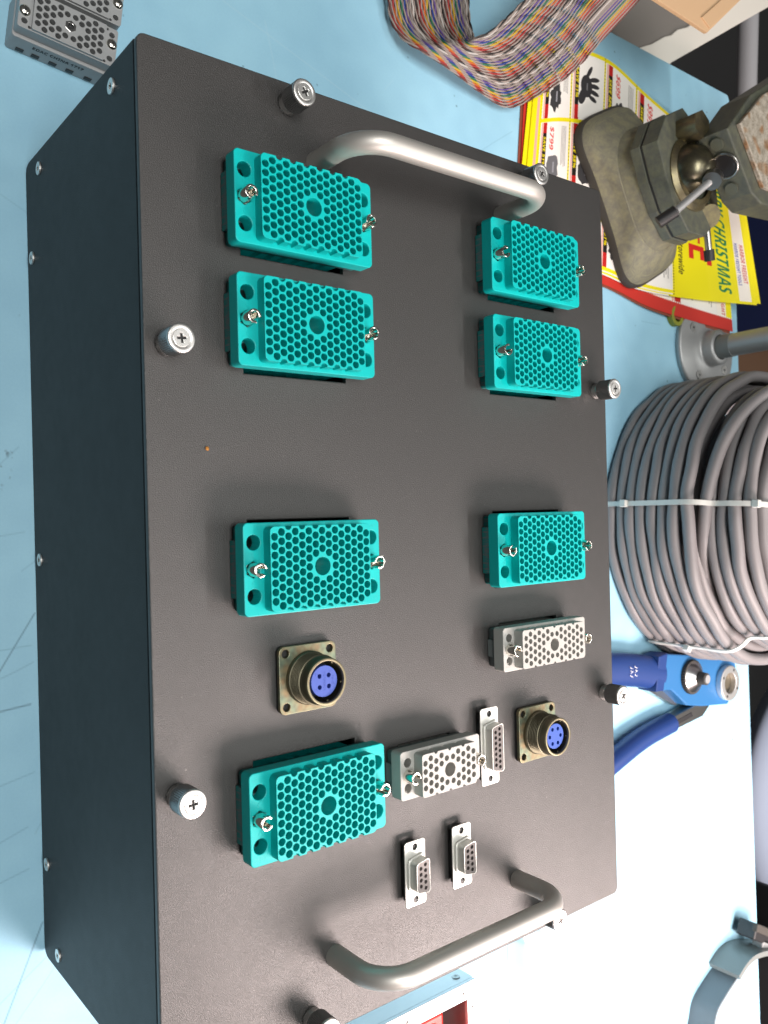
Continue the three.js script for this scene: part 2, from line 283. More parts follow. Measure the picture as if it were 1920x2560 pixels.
// ---------- rectangular pin connectors ----------
function contactHoles(shape, list, r) { for (const [x, y] of list) shape.holes.push(hole(r, x, y, 16)); }
const slotTube = (() => {                                  // slotted latch post: hexagon tube with a slit
  const out = [], inn = [], a0 = 0.55; for (let i = 0; i <= 20; i++) { const a = a0 + (2 * PI - 2 * a0) * i / 20; out.push([2.95 * Math.cos(a), 2.95 * Math.sin(a)]); inn.push([1.95 * Math.cos(a), 1.95 * Math.sin(a)]); }
  return poly([...out, ...inn.reverse()]);
})();
const postGeo = smooth(up(slotTube, 8, 10.2, 0.2), 0.5), hexGeo = cyl(3.45, 3.45, 6, 10.5, 6), hexPit = new THREE.CylinderGeometry(3.6, 3.6, 0.3, 6).translate(0, 12.05, 0);
function latchPosts(o, z, turns) { for (let i = 0; i < 2; i++) { const p = part('latch_post', o, [0, 0, i ? -z : z]); p.rotation.y = turns[i]; mesh('slotted_tube', postGeo, M.nickel, p); mesh('hex_base', hexGeo, M.nickel, p); } }
function notchedBlock(w, d, notch, rn, r, seg = 7) {        // block outline in (x, y=-z) with half-round grooves on both long sides
  const s = new THREE.Shape(), X = w / 2, Y = d / 2, q = [];
  const arc = (cx, cy, r, a0, a1) => { for (let i = 0; i <= seg; i++) { const a = a0 + (a1 - a0) * i / seg; q.push([cx + r * Math.cos(a), cy + r * Math.sin(a)]); } };
  arc(X - r, -Y + r, r, -PI / 2, 0);
  for (const y of notch) arc(X, y, rn, -PI / 2, -1.5 * PI);
  arc(X - r, Y - r, r, 0, PI / 2); arc(-X + r, Y - r, r, PI / 2, PI);
  for (const y of [...notch].reverse()) arc(-X, y, rn, PI / 2, -PI / 2);
  arc(-X + r, -Y + r, r, PI, 1.5 * PI);
  s.setFromPoints(q.map((p) => new THREE.Vector2(...p))); return s;
}
const tealGeo = (() => {
  const px = 3.76, py = 3.32, holes = [], notch = [];
  for (let c = 0; c < 15; c++) { const y = (c - 7) * py, odd = c % 2; const n = odd ? 9 : 8; for (let k = 0; k < n; k++) { const x = (k - (n - 1) / 2) * px; if (Math.hypot(x, y) < 4.2) continue; holes.push([x, y]); } if (!odd && c > 0 && c < 14) notch.push(y); }
  const b = notchedBlock(34.7, 50.6, notch, 1.55, 2.2); contactHoles(b, holes, 1.6); b.holes.push(hole(3.9, 0, 0, 24));
  const f = rrect(38, 69.2, 2.2); for (const x of [-11, 11]) for (const y of [-30, 30]) f.holes.push(hole(3.15, x, y, 20)); f.holes.push(poly([[-16, -23.5], [16, -23.5], [16, 23.5], [-16, 23.5]].reverse()));
  for (const y of [-30.2, 30.2]) f.holes.push(hole(3.5, 0, y, 6));
  const low = rrect(35.5, 65.5, 1.5); low.holes.push(rrect(31, 46, 1));
  for (const x of [-11, 11]) for (const y of [-28, 28]) low.holes.push(hole(2.6, x, y, 14));
  return { block: up(b, -16, 33.5, 0.15), flange: up(f, 5, 7, 0.35), low: uvmm(up(low, 0, 5.1)), back: up(rrect(33, 49, 1), -20, 4.3), socket: cyl(3.1, 3.1, -17, 6, 20), socketTop: cyl(2.2, 2.2, 6, 6.6, 20),
    foot: uvmm(G(0, 3.2, 0, rbox(24, 6, 2.2, 0.4))), pad: new THREE.CylinderGeometry(1.3, 1.3, 0.2, 16) };
})();
TEALS.forEach(([x, z, label], i) => {
  const o = thing('rectangular_connector', label, 'connector', [x, PH, z], 'teal multi-pin connectors on the box');
  const f = mesh('flange', tealGeo.flange, M.teal, o); mesh('contact_block', tealGeo.block, M.teal, o); mesh('lower_body', tealGeo.low, M.tealBody, o); mesh('rear_body', tealGeo.back, M.teal, o);
  for (const s of [1, -1]) { const m = mesh('foot_pad', tealGeo.foot, M.tealBody, o); at(m, 0, 0, s * 33.4); }
  const c = mesh('jack_socket', tealGeo.socket, M.nickel, o); mesh('socket_bore', tealGeo.socketTop, M.black, c);
  latchPosts(o, 30.2, [0.5 + i * 0.37, -0.6 - i * 0.2]);
  const flip = i === 2 ? PI : 0;
  const k = flip ? -1 : 1;
  lettering('lettering', 'EDAC', 1.7, 11.93, 16.1 * k, 30.3 * k, -PI / 2 * k, M.emboss, f);
  lettering('lettering', '120', 1.7, 11.93, -16.1 * k, 31.2 * k, -PI / 2 * k, M.emboss, f);
  for (const px of [-6, 6]) for (const pz of [-29.5, 29.5]) at(mesh('mould_mark', tealGeo.pad, M.teal, f), px, 12, pz);
});
function narrowGeo(cols, W, D, BW, BD, rows = 4) {          // cols: half pattern from the end towards the middle, 'c' marks a column with its centre left out
  const px = 3.78, py = 3.34, gap = 4.0, holes = [], notch = [], n = cols.length;
  for (let i = 0; i < n; i++) for (const s of [-1, 1]) {
    const y = s * (gap / 2 + (n - 1 - i) * py), [k, cut] = cols[i];
    for (let j = 0; j < k; j++) { const x = (j - (k - 1) / 2) * px; if (Math.abs(x) < cut) continue; holes.push([x, y]); }
    if (k === 4 && i > 0 && i < n - 1) notch.push(y);
  }
  notch.push(0); notch.sort((a, b) => a - b);
  const b = notchedBlock(BW, BD, notch, 0.95, 1.4); contactHoles(b, holes, 1.32); b.holes.push(hole(3.3, 0, 0, 24));
  const e = D / 2 - 4.4, f = rrect(W, D, 1.8); for (const x of [-5.9, 5.9]) for (const y of [-e, e]) f.holes.push(hole(2.1, x, y, 18)); f.holes.push(poly([[-8, -BD / 2 + 2], [8, -BD / 2 + 2], [8, BD / 2 - 2], [-8, BD / 2 - 2]].reverse()));
  for (const y of [-e, e]) f.holes.push(hole(2.9, 0, y, 6));
  return { block: up(b, -16, 34, 0.15), flange: up(f, 5, 7, 0.35), low: up(rrect(W - 2.4, D - 4, 1.2), 0, 5.1), tab: rbox(9, 6, 2, 0.4).translate(0, 3.1, 0), back: up(rrect(BW - 1.5, BD - 2, 1), -20, 4.3), core: cyl(2.6, 2.6, -17, 5, 20), e };
}
const g56 = narrowGeo([[4, 0], [5, 0], [4, 0], [5, 0], [4, 0], [5, 1], [4, 3]], 22.6, 65.4, 19.8, 49.4), g38 = narrowGeo([[4, 0], [5, 0], [4, 0], [5, 1], [4, 3]], 22.6, 50.8, 20, 34.6);
function narrow(geo, label, x, z, marks) {
  const o = thing('rectangular_connector', label, 'connector', [x, PH, z], 'pale grey multi-pin connectors on the box');
  const f = mesh('flange', geo.flange, M.grey, o); mesh('contact_block', geo.block, M.grey, o); mesh('lower_body', geo.low, M.greyDark, o); mesh('rear_body', geo.back, M.grey, o); mesh('jack_socket', geo.core, M.greyDark, o);
  for (const s of [1, -1]) at(mesh('foot_tab', geo.tab, M.greyDark, o), 0, 0, s * (geo.e + 2.8));
  latchPosts(o, geo.e, [0.9, -0.4]);
  lettering('lettering', '38 56'.slice(marks ? 0 : 3, marks ? 2 : 5), 1.8, 11.95, 8, geo.e + 2, 0, M.grey, f);
}
narrow(g56, 'narrow pale grey connector of fifty-six holes in line with three teal ones', 261.5, -215.2, 0);
narrow(g38, 'short pale grey connector of thirty-eight holes between a teal one and a D-shaped one', 311.5, -138.4, 1);

// ---------- round threaded connectors ----------
function roundConnector(label, x, z, holes, ins, text) {
  const o = thing('round_connector', label, 'connector', [x, PH, z], 'olive round threaded connectors on the box');
  const f = rrect(29.2, 29.4, 3); for (const a of [-11.4, 11.4]) for (const b of [-11.4, 11.4]) f.holes.push(hole(1.75, a, b, 18)); f.holes.push(hole(9.6, 0, 0, 32));
  mesh('gasket', up((() => { const q = rrect(28.6, 28.8, 2.6); q.holes.push(hole(9, 0, 0, 24)); return q; })(), 0.02, 1.5), M.black, o);
  mesh('flange_plate', up(f, 1.5, 2, 0.3), M.olive, o);
  const prof = [[9.3, 2], [11.6, 2], [11.6, 5.0], [11.2, 5.6]]; for (let i = 0; i < 7; i++) { const y = 5.7 + i * 1.05; prof.push([10.95, y], [10.95, y + 0.25], [10.35, y + 0.55], [10.35, y + 0.8]); } prof.push([10.4, 13.2], [10.1, 13.6], [10.05, 17.2], [9.8, 17.7], [9.0, 17.7], [8.7, 17.3], [8.7, 4]);
  mesh('threaded_shell', smooth(lathe(prof, 56), 0.5), M.oliveDark, o);
  mesh('shell_rim', lathe([[10.08, 16.6], [10.08, 17.3], [9.85, 17.74], [9.0, 17.74], [8.68, 17.4], [8.68, 16.4]], 56), M.olive, o);
  const s = disc(6.65); for (const [a, b] of holes) s.holes.push(hole(0.98, a, b, 14));
  const i1 = mesh('insert', up(s, 6, 9.6, 0.15, 28), ins, o); mesh('recess_floor', cyl(8.75, 8.75, 4, 6.6, 32), M.black, o);
  for (let k = 0; k < 5; k++) { const a = 1.1 + k * 1.256; at(mesh('key', rbox(0.9, 8, 0.9, 0.2), M.oliveDark, o), 8.5 * Math.cos(a), 12, 8.5 * Math.sin(a)); }
  if (text) { lettering('lettering', 'AMPHENOL', 1.15, 15.55, 0, -0.2, 0, ins, i1); lettering('lettering', '18-9S', 1.2, 15.55, 0, -4.4, 0, ins, i1); for (const [t, a, b] of [['B', -3.3, 4], ['A', -3.9, -3.2], ['C', 3.4, 4.2], ['D', 4.2, -2.9]]) lettering('lettering', t, 1.2, 15.55, a, b, 0, ins, i1); }
}
roundConnector('olive threaded round connector with blue four-hole insert', 260.4, -69.7, [[-2.35, 2.35], [2.35, 2.35], [-2.35, -2.35], [2.35, -2.35]], M.blueIns, true);
roundConnector('olive threaded round connector with blue six-hole insert', 310.7, -216.5, [0, 1, 2, 3, 4, 5].map((k) => [4.3 * Math.cos(k * PI / 3 + 0.5), 4.3 * Math.sin(k * PI / 3 + 0.5)]), M.blueIns2, false);

// ---------- D-shaped connectors ----------
function dShape(w, d, r, slope = 0.18) {                    // wide row at the far side (+y)
  const X = w / 2, Y = d / 2, t = d * slope, pts = [[-X + t, -Y], [X - t, -Y], [X, Y], [-X, Y]], s = new THREE.Shape();
  const V = pts.map((p) => new THREE.Vector2(...p));
  for (let i = 0; i < 4; i++) { const p = V[i], a = p.clone().lerp(V[(i + 3) % 4], r / p.distanceTo(V[(i + 3) % 4])), b = p.clone().lerp(V[(i + 1) % 4], r / p.distanceTo(V[(i + 1) % 4])); i ? s.lineTo(a.x, a.y) : s.moveTo(a.x, a.y); s.quadraticCurveTo(p.x, p.y, b.x, b.y); }
  return s;
}
function dsub(label, x, z, n, W, span, faceMat) {
  const o = thing('d_shaped_connector', label, 'connector', [x, PH, z], 'small D-shaped connectors on the box');
  const w = (n - 1) * 2.77 + 5.6, f = rrect(W, 12.7, 1.6); for (const s of [-1, 1]) f.holes.push(hole(1.55, s * span, 0, 18));
  mesh('flange_plate', up(f, 3.6, 0.8, 0.2), M.tin, o);
  const rear = dShape(w + 3.2, 10.6, 2); rear.holes.push(dShape(w - 1.1, 7.3, 1.6)); mesh('rear_body', up(rear, -6, 9.55), M.black, o);
  const plate = rrect(W - 5, 10.4, 1); plate.holes.push(dShape(w - 1.1, 7.3, 1.6)); mesh('backing_plate', up(plate, 1.2, 2.35), M.black, o);
  mesh('shell_step', smooth(up(dShape(w + 1.9, 10.1, 2.2), 4.4, 1.1, 0.4), 0.5), M.tin, o);
  const ring = dShape(w, 8.3, 2); ring.holes.push(dShape(w - 0.9, 7.4, 1.7)); mesh('shell', up(ring, 4.4, 5.9, 0.12), M.tin, o);
  const s = dShape(w - 0.7, 7.6, 1.8); for (let i = 0; i < n; i++) s.holes.push(hole(0.95, (i - (n - 1) / 2) * 2.77, 1.42, 12)); for (let i = 0; i < n - 1; i++) s.holes.push(hole(0.95, (i - (n - 2) / 2) * 2.77, -1.42, 12));
  mesh('insulator', up(s, -5, 15.1), faceMat, o); mesh('contact_floor', up(dShape(w - 1, 7.2, 1.6), -5.4, 1), M.nickel, o);
}
const paleFace = std({ color: lin(0.28, 0.25, 0.24), roughness: 0.6 });
dsub('fifteen-hole D-shaped connector touching the short pale grey connector', 311, -178.7, 8, 39.6, 16.65, M.dsubFace);
dsub('nine-hole D-shaped connector with pale pinkish face', 361.6, -126.8, 5, 31, 12.5, paleFace);
dsub('nine-hole D-shaped connector with darker grey-brown face', 361.5, -157.3, 5, 31, 12.5, M.dsubFace);
// crumb on the panel
{
  const g = mergeVertices(new THREE.IcosahedronGeometry(0.85, 2)), p = g.attributes.position; for (let i = 0; i < p.count; i++) { const k = 1 + 0.35 * n3(p.getX(i) * 1.3, p.getY(i) * 1.3, p.getZ(i) * 1.3); p.setXYZ(i, p.getX(i) * k, p.getY(i) * k * 0.5, p.getZ(i) * k * 0.9); } g.computeVertexNormals();
  const m = mesh('crumb', g, M.crumb, scene); at(m, 161.8, PH + 0.4, -25.6); m.userData = { label: 'tiny orange-brown crumb lying on the bare black panel', category: 'crumb' };
}

// ---------- grey plugs lying at the end of the box ----------
{
  const holes = []; const cols = [[4, 0], [5, 0], [4, 0], [5, 1], [4, 3]]; const px = 3.9, py = 3.45;
  for (let i = 0; i < 5; i++) for (const s of [-1, 1]) { const y = s * (2.1 + (4 - i) * py), [k, cut] = cols[i]; for (let j = 0; j < k; j++) { const x = (j - (k - 1) / 2) * px; if (Math.abs(x) >= cut) holes.push([x + (s > 0 ? 0 : 0), y]); } }
  const b = rrect(20, 37, 0.8); for (const [x, y] of holes) b.holes.push(hole(1.5, x, y, 12)); b.holes.push(hole(1.9, 0, 0, 16));
  const fl = rrect(21, 50.5, 1.5); for (const y of [-22, 22]) for (const x of [-6.6, 6.6]) fl.holes.push(hole(1.5, x, y, 14)); for (const y of [-19.3, 19.3]) for (const x of [-9, 9]) fl.holes.push(hole(0.75, x, y, 10)); fl.holes.push(poly([[-9.5, -18], [9.5, -18], [9.5, 18], [-9.5, 18]].reverse()));
  const geo = { face: up(b, 2, 21.2, 0.2), cover: up(fl, 14, 7.6, 0.3), body: up((() => { const q = rrect(24.5, 51.5, 1.8); q.holes.push(rrect(18, 35, 0.5)); return q; })(), 0.05, 14.2, 0.5), nut: (() => { const h = poly([0, 1, 2, 3, 4, 5].map((k) => [3.1 * Math.cos(k * PI / 3), 3.1 * Math.sin(k * PI / 3)])); h.holes.push(hole(1.6, 0, 0, 16)); return up(h, 22.9, 0.7, 0.12); })(), bore: cyl(1.9, 1.9, 14, 19, 16), pan: lathe([[0, 23.3], [1.6, 23.1], [2.7, 22.4], [2.9, 21.6]], 24), pit: cyl(0.7, 0.7, 23.05, 23.34, 6), under: up(rrect(19, 36, 0.6), 1, 1.4), foot: rbox(1.2, 3, 4, 0.2) };
  for (const [x, z, label] of [[-68.5, -18.5, 'grey connector plug lying against the corner of the black box'], [-92, -22.5, 'grey connector plug pushed up behind another grey plug']]) {
    const o = thing('connector_plug', label, 'connector', [x, 0, z], 'loose grey plugs on the bench'); o.rotation.y = -0.13;
    const body = mesh('plug_body', geo.body, M.plug, o); mesh('cover_plate', geo.cover, M.plug, o); mesh('contact_face', geo.face, M.plug, o); mesh('hole_floor', geo.under, M.plug, o); const nut = mesh('hex_nut', geo.nut, M.chrome, o); mesh('bore', geo.bore, M.black, nut);
    for (const s of [1, -1]) { const sc = mesh('pan_screw', geo.pan, M.nickel, o); at(sc, s * 1.5, 0, s * 22.4); mesh('drive_recess', geo.pit, M.black, sc); }
    for (const s of [-17, -7, 2, 11, 19]) at(mesh('side_notch', geo.foot, M.black, body), 12.0, 3.2, s);
    const g = new TextGeometry('EDAC CHINA 1717', { font: bold, size: 2.3, depth: 0.1, curveSegments: 3 }); g.computeBoundingBox(); g.translate(-g.boundingBox.max.x / 2, 0, 0); g.rotateY(PI / 2); g.translate(12.27, 8.8, 1); mesh('lettering', g, M.black, body);
  }
}

// ---------- grey cable coil ----------
{
  const o = thing('cable_coil', 'drum-shaped coil of thick grey cable held with white cable ties', 'cable', [203, 0, -617]);
  const ring = (R, t) => [R * Math.sin(t), R * Math.cos(t) * (Math.cos(t) < 0 ? 1.25 : 1)];
  const turn = (R, y, amp) => { const P = [], ph = rnd() * 6; for (let i = 0; i < 36; i++) { const t = i / 36 * 2 * PI, k = 1 + amp * n2(Math.cos(t) * 1.6 + ph, Math.sin(t) * 1.6 + y), [x, z] = ring(R * k, t); P.push([x, y + 1.3 * n2(ph + Math.cos(t) * 2, Math.sin(t) * 2), z]); } return tube(P, 5.15, 150, 12, true); };
  for (let i = 0; i < 8; i++) mesh('cable_turn', turn(127.5 + rnd() * 1.5, 6 + i * 10.3 + (i === 7 ? 2 : 0), 0.01), M.cable, o);
  for (const [R, y] of [[113, 92], [112.5, 102], [112, 112.5], [106.5, 121], [98, 127], [116, 78], [102, 110], [101, 99], [96, 116], [88, 121], [101, 88], [92, 108], [91, 97], [101, 76], [116.5, 67], [116.5, 56.5], [116.5, 46], [117, 35], [117, 24], [117, 13]]) mesh('cable_turn', turn(R + rnd(), y, 0.016), M.cable, o);
  // the loose end climbing over the side
  mesh('cable_end', tube([[-2.5, 110, 140], [-2.1, 112, 134], [-1.7, 115, 126], [-1.3, 118, 117], [-0.95, 120.5, 108], [-0.6, 122, 100], [-0.25, 121, 94], [0.1, 117, 87], [0.4, 112, 80], [0.7, 110, 74]].map(([t, R, y]) => { const [x, z] = ring(R, t); return [x, y, z]; }), 5.3, 90, 12), M.cable, o);
  const tie = (ang, heads) => {
    const q = part('cable_tie', o), sx = Math.sin(ang), cz = Math.cos(ang), rad = (k) => ring(128 - k, ang), P = [];
    for (const [k, y] of [[-6.6, 4], [-6.9, 30], [-6.9, 55], [-6.4, 84], [-1, 92], [7.5, 98], [9.5, 112], [15, 125], [22, 131], [32, 134], [40, 130], [44, 116]]) { const [x, z] = rad(k); P.push(new THREE.Vector3(x, y, z)); }
    const cu = new THREE.CatmullRomCurve3(P), N = 60, w = 2.1, side = new THREE.Vector3(cz, 0, -sx).normalize(), pos = [], idx = [];
    for (let i = 0; i <= N; i++) { const p = cu.getPoint(i / N), t = cu.getTangent(i / N), nn = side.clone().cross(t).normalize().multiplyScalar(0.55); for (const [s, u] of [[-w, 1], [w, 1], [w, -1], [-w, -1]]) { const v = p.clone().addScaledVector(side, s).addScaledVector(nn, u); pos.push(v.x, v.y, v.z); } }
    for (let i = 0; i < N; i++) for (let k = 0; k < 4; k++) { const a = 4 * i + k, b = 4 * i + (k + 1) % 4; idx.push(a, b, a + 4, b, b + 4, a + 4); }
    const g = new THREE.BufferGeometry(); g.setAttribute('position', new THREE.Float32BufferAttribute(pos, 3)); g.setIndex(idx); g.computeVertexNormals(); mesh('strap', toCreasedNormals(g, 0.5), M.tie, q);
    for (const [k, y] of heads) { const [x, z] = rad(k), m = mesh('tie_head', rbox(6.2, 6, 5, 0.8), M.tie, q); at(m, x, y, z); m.rotation.y = ang; }
  };
  tie(-0.12, [[-8.5, 24], [17, 129]]); tie(0.98, [[-8.8, 44]]);
}

// ---------- rainbow twisted ribbon cable ----------
{
  const o = thing('ribbon_cable', 'rainbow coloured twisted-pair ribbon cable looped on the blue bench', 'cable', [0, 0, 0]);
  const A = [[-330, 14, -240], [-250, 8, -243], [-178, 7, -246], [-159, 6, -249], [-146, 10, -257], [-140, 15, -268], [-135, 14, -300], [-131, 9, -335], [-129, 7, -366], [-148, 10, -402], [-170, 22, -430], [-195, 44, -446], [-215, 70, -455], [-260, 120, -478]];
  const B = [[-345, 14, -322], [-280, 10, -324], [-207, 8, -326], [-183, 9, -326], [-170, 14, -324], [-160, 22, -316], [-156, 28, -310], [-160, 36, -318], [-172, 42, -330], [-190, 50, -346], [-206, 60, -358], [-226, 76, -372], [-246, 96, -386], [-290, 150, -410]];
  const cA = new THREE.CatmullRomCurve3(A.map((p) => new THREE.Vector3(...p)), false, 'centripetal'), cB = new THREE.CatmullRomCurve3(B.map((p) => new THREE.Vector3(...p)), false, 'centripetal');
  const codes = [[0.16, 0.045, 0.035], [0.48, 0.03, 0.03], [0.72, 0.16, 0.02], [0.74, 0.48, 0.02], [0.02, 0.20, 0.10], [0.02, 0.06, 0.34], [0.16, 0.09, 0.33], [0.34, 0.31, 0.30], [0.72, 0.68, 0.64], [0.03, 0.028, 0.028]].map((c) => std({ color: lin(...c.map((v) => v * 0.75)), roughness: 0.5 }));
  const mate = std({ color: lin(0.33, 0.27, 0.24), roughness: 0.55 });
  const N = 30, T = 220, knots = A.length - 1;
  const along = (u) => u;      // same knot parameter on both edges keeps the wires square to the ribbon
  const P = [], pA = [], pB = [];
  for (let i = 0; i <= T; i++) { const u = i / T; pA.push(cA.getPoint(u)); pB.push(cB.getPoint(u)); }
  for (let w = 0; w < N; w++) {
    const f = (w + 0.5) / N, mid = []; for (let i = 0; i <= T; i++) mid.push(pA[i].clone().lerp(pB[i], f));
    for (let k = 0; k < 2; k++) {
      const pts = []; let ph = w * 1.7 + k * PI;
      for (let i = 0; i <= T; i += 1) {
        const t = mid[Math.min(i + 1, T)].clone().sub(mid[Math.max(i - 1, 0)]), len = i ? mid[i].distanceTo(mid[i - 1]) : 0; t.normalize();
        const side = pB[i].clone().sub(pA[i]); const wid = side.length() / N; side.normalize(); const nn = side.clone().cross(t).normalize();
        const flat = THREE.MathUtils.smoothstep(i / T, 0.80, 0.88); ph += len * 0.30 * (1 - flat);
        const tw = 0.25 * wid * (1 - flat);
        pts.push(mid[i].clone().addScaledVector(side, Math.cos(ph) * tw + flat * (k ? 0.25 : -0.25) * wid).addScaledVector(nn, Math.sin(ph) * 0.62 * (1 - flat)));
      }
      mesh('wire', new THREE.TubeGeometry(new THREE.CatmullRomCurve3(pts), 260, 0.74, 5, false), k ? mate : codes[w % 10], o);
    }
  }
}

// ---------- printed flyers under the vise ----------
function patch(L, R, nu = 24, nv = 30) {                    // sheet between a left and a right edge curve (bottom to top), with thickness
  const cL = new THREE.CatmullRomCurve3(L.map((p) => new THREE.Vector3(...p))), cR = new THREE.CatmullRomCurve3(R.map((p) => new THREE.Vector3(...p))), pos = [], uv = [], idx = [];
  for (let j = 0; j <= nv; j++) { const a = cL.getPoint(j / nv), b = cR.getPoint(j / nv); for (let i = 0; i <= nu; i++) { const p = a.clone().lerp(b, i / nu); p.y += 0; pos.push(p.x, p.y, p.z); uv.push(i / nu, j / nv); } }
  for (let j = 0; j < nv; j++) for (let i = 0; i < nu; i++) { const a = j * (nu + 1) + i; idx.push(a, a + 1, a + nu + 1, a + 1, a + nu + 2, a + nu + 1); }
  const g = new THREE.BufferGeometry(); g.setAttribute('position', new THREE.Float32BufferAttribute(pos, 3)); g.setAttribute('uv', new THREE.Float32BufferAttribute(uv, 2)); g.setIndex(idx); g.computeVertexNormals(); return g;
}
function ad(c, w, h, o) {                                    // generic coupon page: bars, prices, product blots, lines of tiny print
  c.fillStyle = '#f1ede6'; c.fillRect(0, 0, w, h);
  const cell = (x, y, cw, ch, kind) => {
    c.fillStyle = '#f4f1ea'; c.fillRect(x, y, cw, ch);
    c.fillStyle = '#8d8a86'; for (let i = 0; i < 4; i++) c.fillRect(x + cw * 0.06, y + ch * (0.09 + i * 0.045), cw * (0.5 + 0.35 * rnd()), ch * 0.016);
    c.fillStyle = '#d8322c'; c.font = `bold italic ${ch * 0.2}px sans-serif`; c.fillText(['$9', '$3', '$7', '$6'][kind % 4] + '99', x + cw * 0.05, y + ch * 0.66);
    c.fillStyle = kind % 2 ? '#3b3b3d' : '#6d6d70'; c.beginPath();
    for (let i = 0; i <= 24; i++) { const a = i / 24 * 2 * PI, r = 1 + 0.28 * n2(Math.cos(a) * 2 + kind * 5, Math.sin(a) * 2); c.lineTo(x + cw * 0.68 + cw * 0.2 * r * Math.cos(a), y + ch * 0.52 + ch * 0.2 * r * Math.sin(a)); } c.fill();
    c.fillStyle = '#9a9aa0'; c.fillRect(x + cw * 0.6, y + ch * 0.46, cw * 0.16, ch * 0.05);
    c.fillStyle = '#c01d1a'; c.fillRect(x, y + ch * 0.78, cw, ch * 0.13); c.fillStyle = '#1c1613'; c.fillRect(x + cw * 0.16, y + ch * 0.78, cw * 0.62, ch * 0.13);
    c.fillStyle = '#f5e21a'; c.font = `bold italic ${ch * 0.125}px sans-serif`; c.fillText(['SAVE 63%', 'SAVE 61%', 'SAVE 51%', 'SAVE 58%'][kind % 4], x + cw * 0.2, y + ch * 0.888);
    c.fillStyle = '#e9b3a6'; c.fillRect(x, y + ch * 0.92, cw, ch * 0.05);
  };
  o(c, cell);
}
const page1 = canvasTex(1000, 1600, (c, w, h) => ad(c, w, h, (c, cell) => {
  for (let r = 0; r < 4; r++) for (let k = 0; k < 3; k++) cell(20 + k * 325, 470 + r * 262, 305, 248, r * 3 + k);
  c.fillStyle = '#f2e30e'; for (let k = 0; k < 4; k++) c.fillRect(k * 325, 460, 18, 1050); for (let r = 0; r < 5; r++) c.fillRect(0, 458 + r * 262, w, 12);
  c.fillStyle = '#3a3410'; for (let r = 0; r < 5; r++) for (let x = 0; x < w; x += 16) c.fillRect(x, 462 + r * 262, 8, 4);
  c.fillStyle = '#f4e60c'; c.fillRect(0, 0, w, 458); c.fillStyle = '#f7efe4'; c.fillRect(330, 26, 650, 66);
  c.font = 'bold 34px sans-serif'; c.fillStyle = '#c9332c'; c.fillText('HARBOR FREIGHT', 560, 56); c.fillStyle = '#4250a8'; c.font = 'bold 26px sans-serif'; c.fillText('HARBOR FREIGHT TOOLS', 560, 86);
  c.fillStyle = '#12804e'; c.font = 'italic bold 92px sans-serif'; c.fillText('MERRY CHRISTMAS', 90, 196, 850);
  c.fillStyle = '#d8261f'; c.font = 'bold 210px sans-serif'; c.fillText('FREE', 300, 376, 560);
  c.fillStyle = '#1d1a14'; c.font = 'italic bold 40px sans-serif'; c.fillText('Super Storewide', 560, 436, 330);
  c.fillStyle = '#f4e60c'; c.fillRect(0, 1512, w, 88); c.fillStyle = '#f3b49e'; c.fillRect(220, 1530, 520, 24); c.fillStyle = '#1a1a1a'; c.fillRect(40, 1520, 170, 40); c.fillStyle = '#f5f5f5'; c.font = 'bold 34px sans-serif'; c.fillText('TOOL', 60, 1552);
  // black work glove photo on the left
  c.fillStyle = '#f4f1ea'; c.fillRect(25, 1000, 290, 190); c.fillStyle = '#333335'; c.beginPath(); c.ellipse(165, 1130, 52, 44, -0.3, 0, 7); c.fill(); c.beginPath(); c.ellipse(215, 1160, 40, 26, 0.5, 0, 7); c.fill(); for (let i = 0; i < 4; i++) { c.save(); c.translate(134 + i * 24, 1108 + (i > 2 ? 8 : 0)); c.rotate(-1.75 + i * 0.16); c.beginPath(); c.ellipse(38, 0, 40 - (i === 3 ? 8 : 0), 11, 0, 0, 7); c.fill(); c.restore(); } c.save(); c.translate(120, 1128); c.rotate(-2.5); c.beginPath(); c.ellipse(28, 0, 36, 12, 0, 0, 7); c.fill(); c.restore(); c.fillStyle = '#77777a'; c.fillRect(150, 1120, 34, 9);
}));
const page2 = canvasTex(800, 1400, (c, w, h) => ad(c, w, h, (c, cell) => {
  for (let r = 0; r < 4; r++) for (let k = 0; k < 2; k++) cell(30 + k * 370, 110 + r * 320, 350, 305, r * 2 + k + 1);
  c.fillStyle = '#f4e60c'; c.fillRect(0, 0, w, 40); c.fillStyle = '#f7efe4'; c.fillRect(60, 40, w - 100, 60); c.font = 'bold 30px sans-serif'; c.fillStyle = '#c9332c'; c.fillText('HARBOR FREIGHT', 480, 70); c.fillStyle = '#4250a8'; c.fillText('TOOLS', 480, 98);
  c.fillStyle = '#c9352b'; c.fillRect(w - 62, 0, 62, h); c.fillStyle = '#f1ede6'; for (let y = 0; y < h; y += 14) c.fillRect(w - 66, y, 7, 7);
  c.fillStyle = '#4a2a1c'; c.fillRect(0, h - 40, w, 22); c.fillStyle = '#c9352b'; c.fillRect(0, h - 18, w, 18);
}));
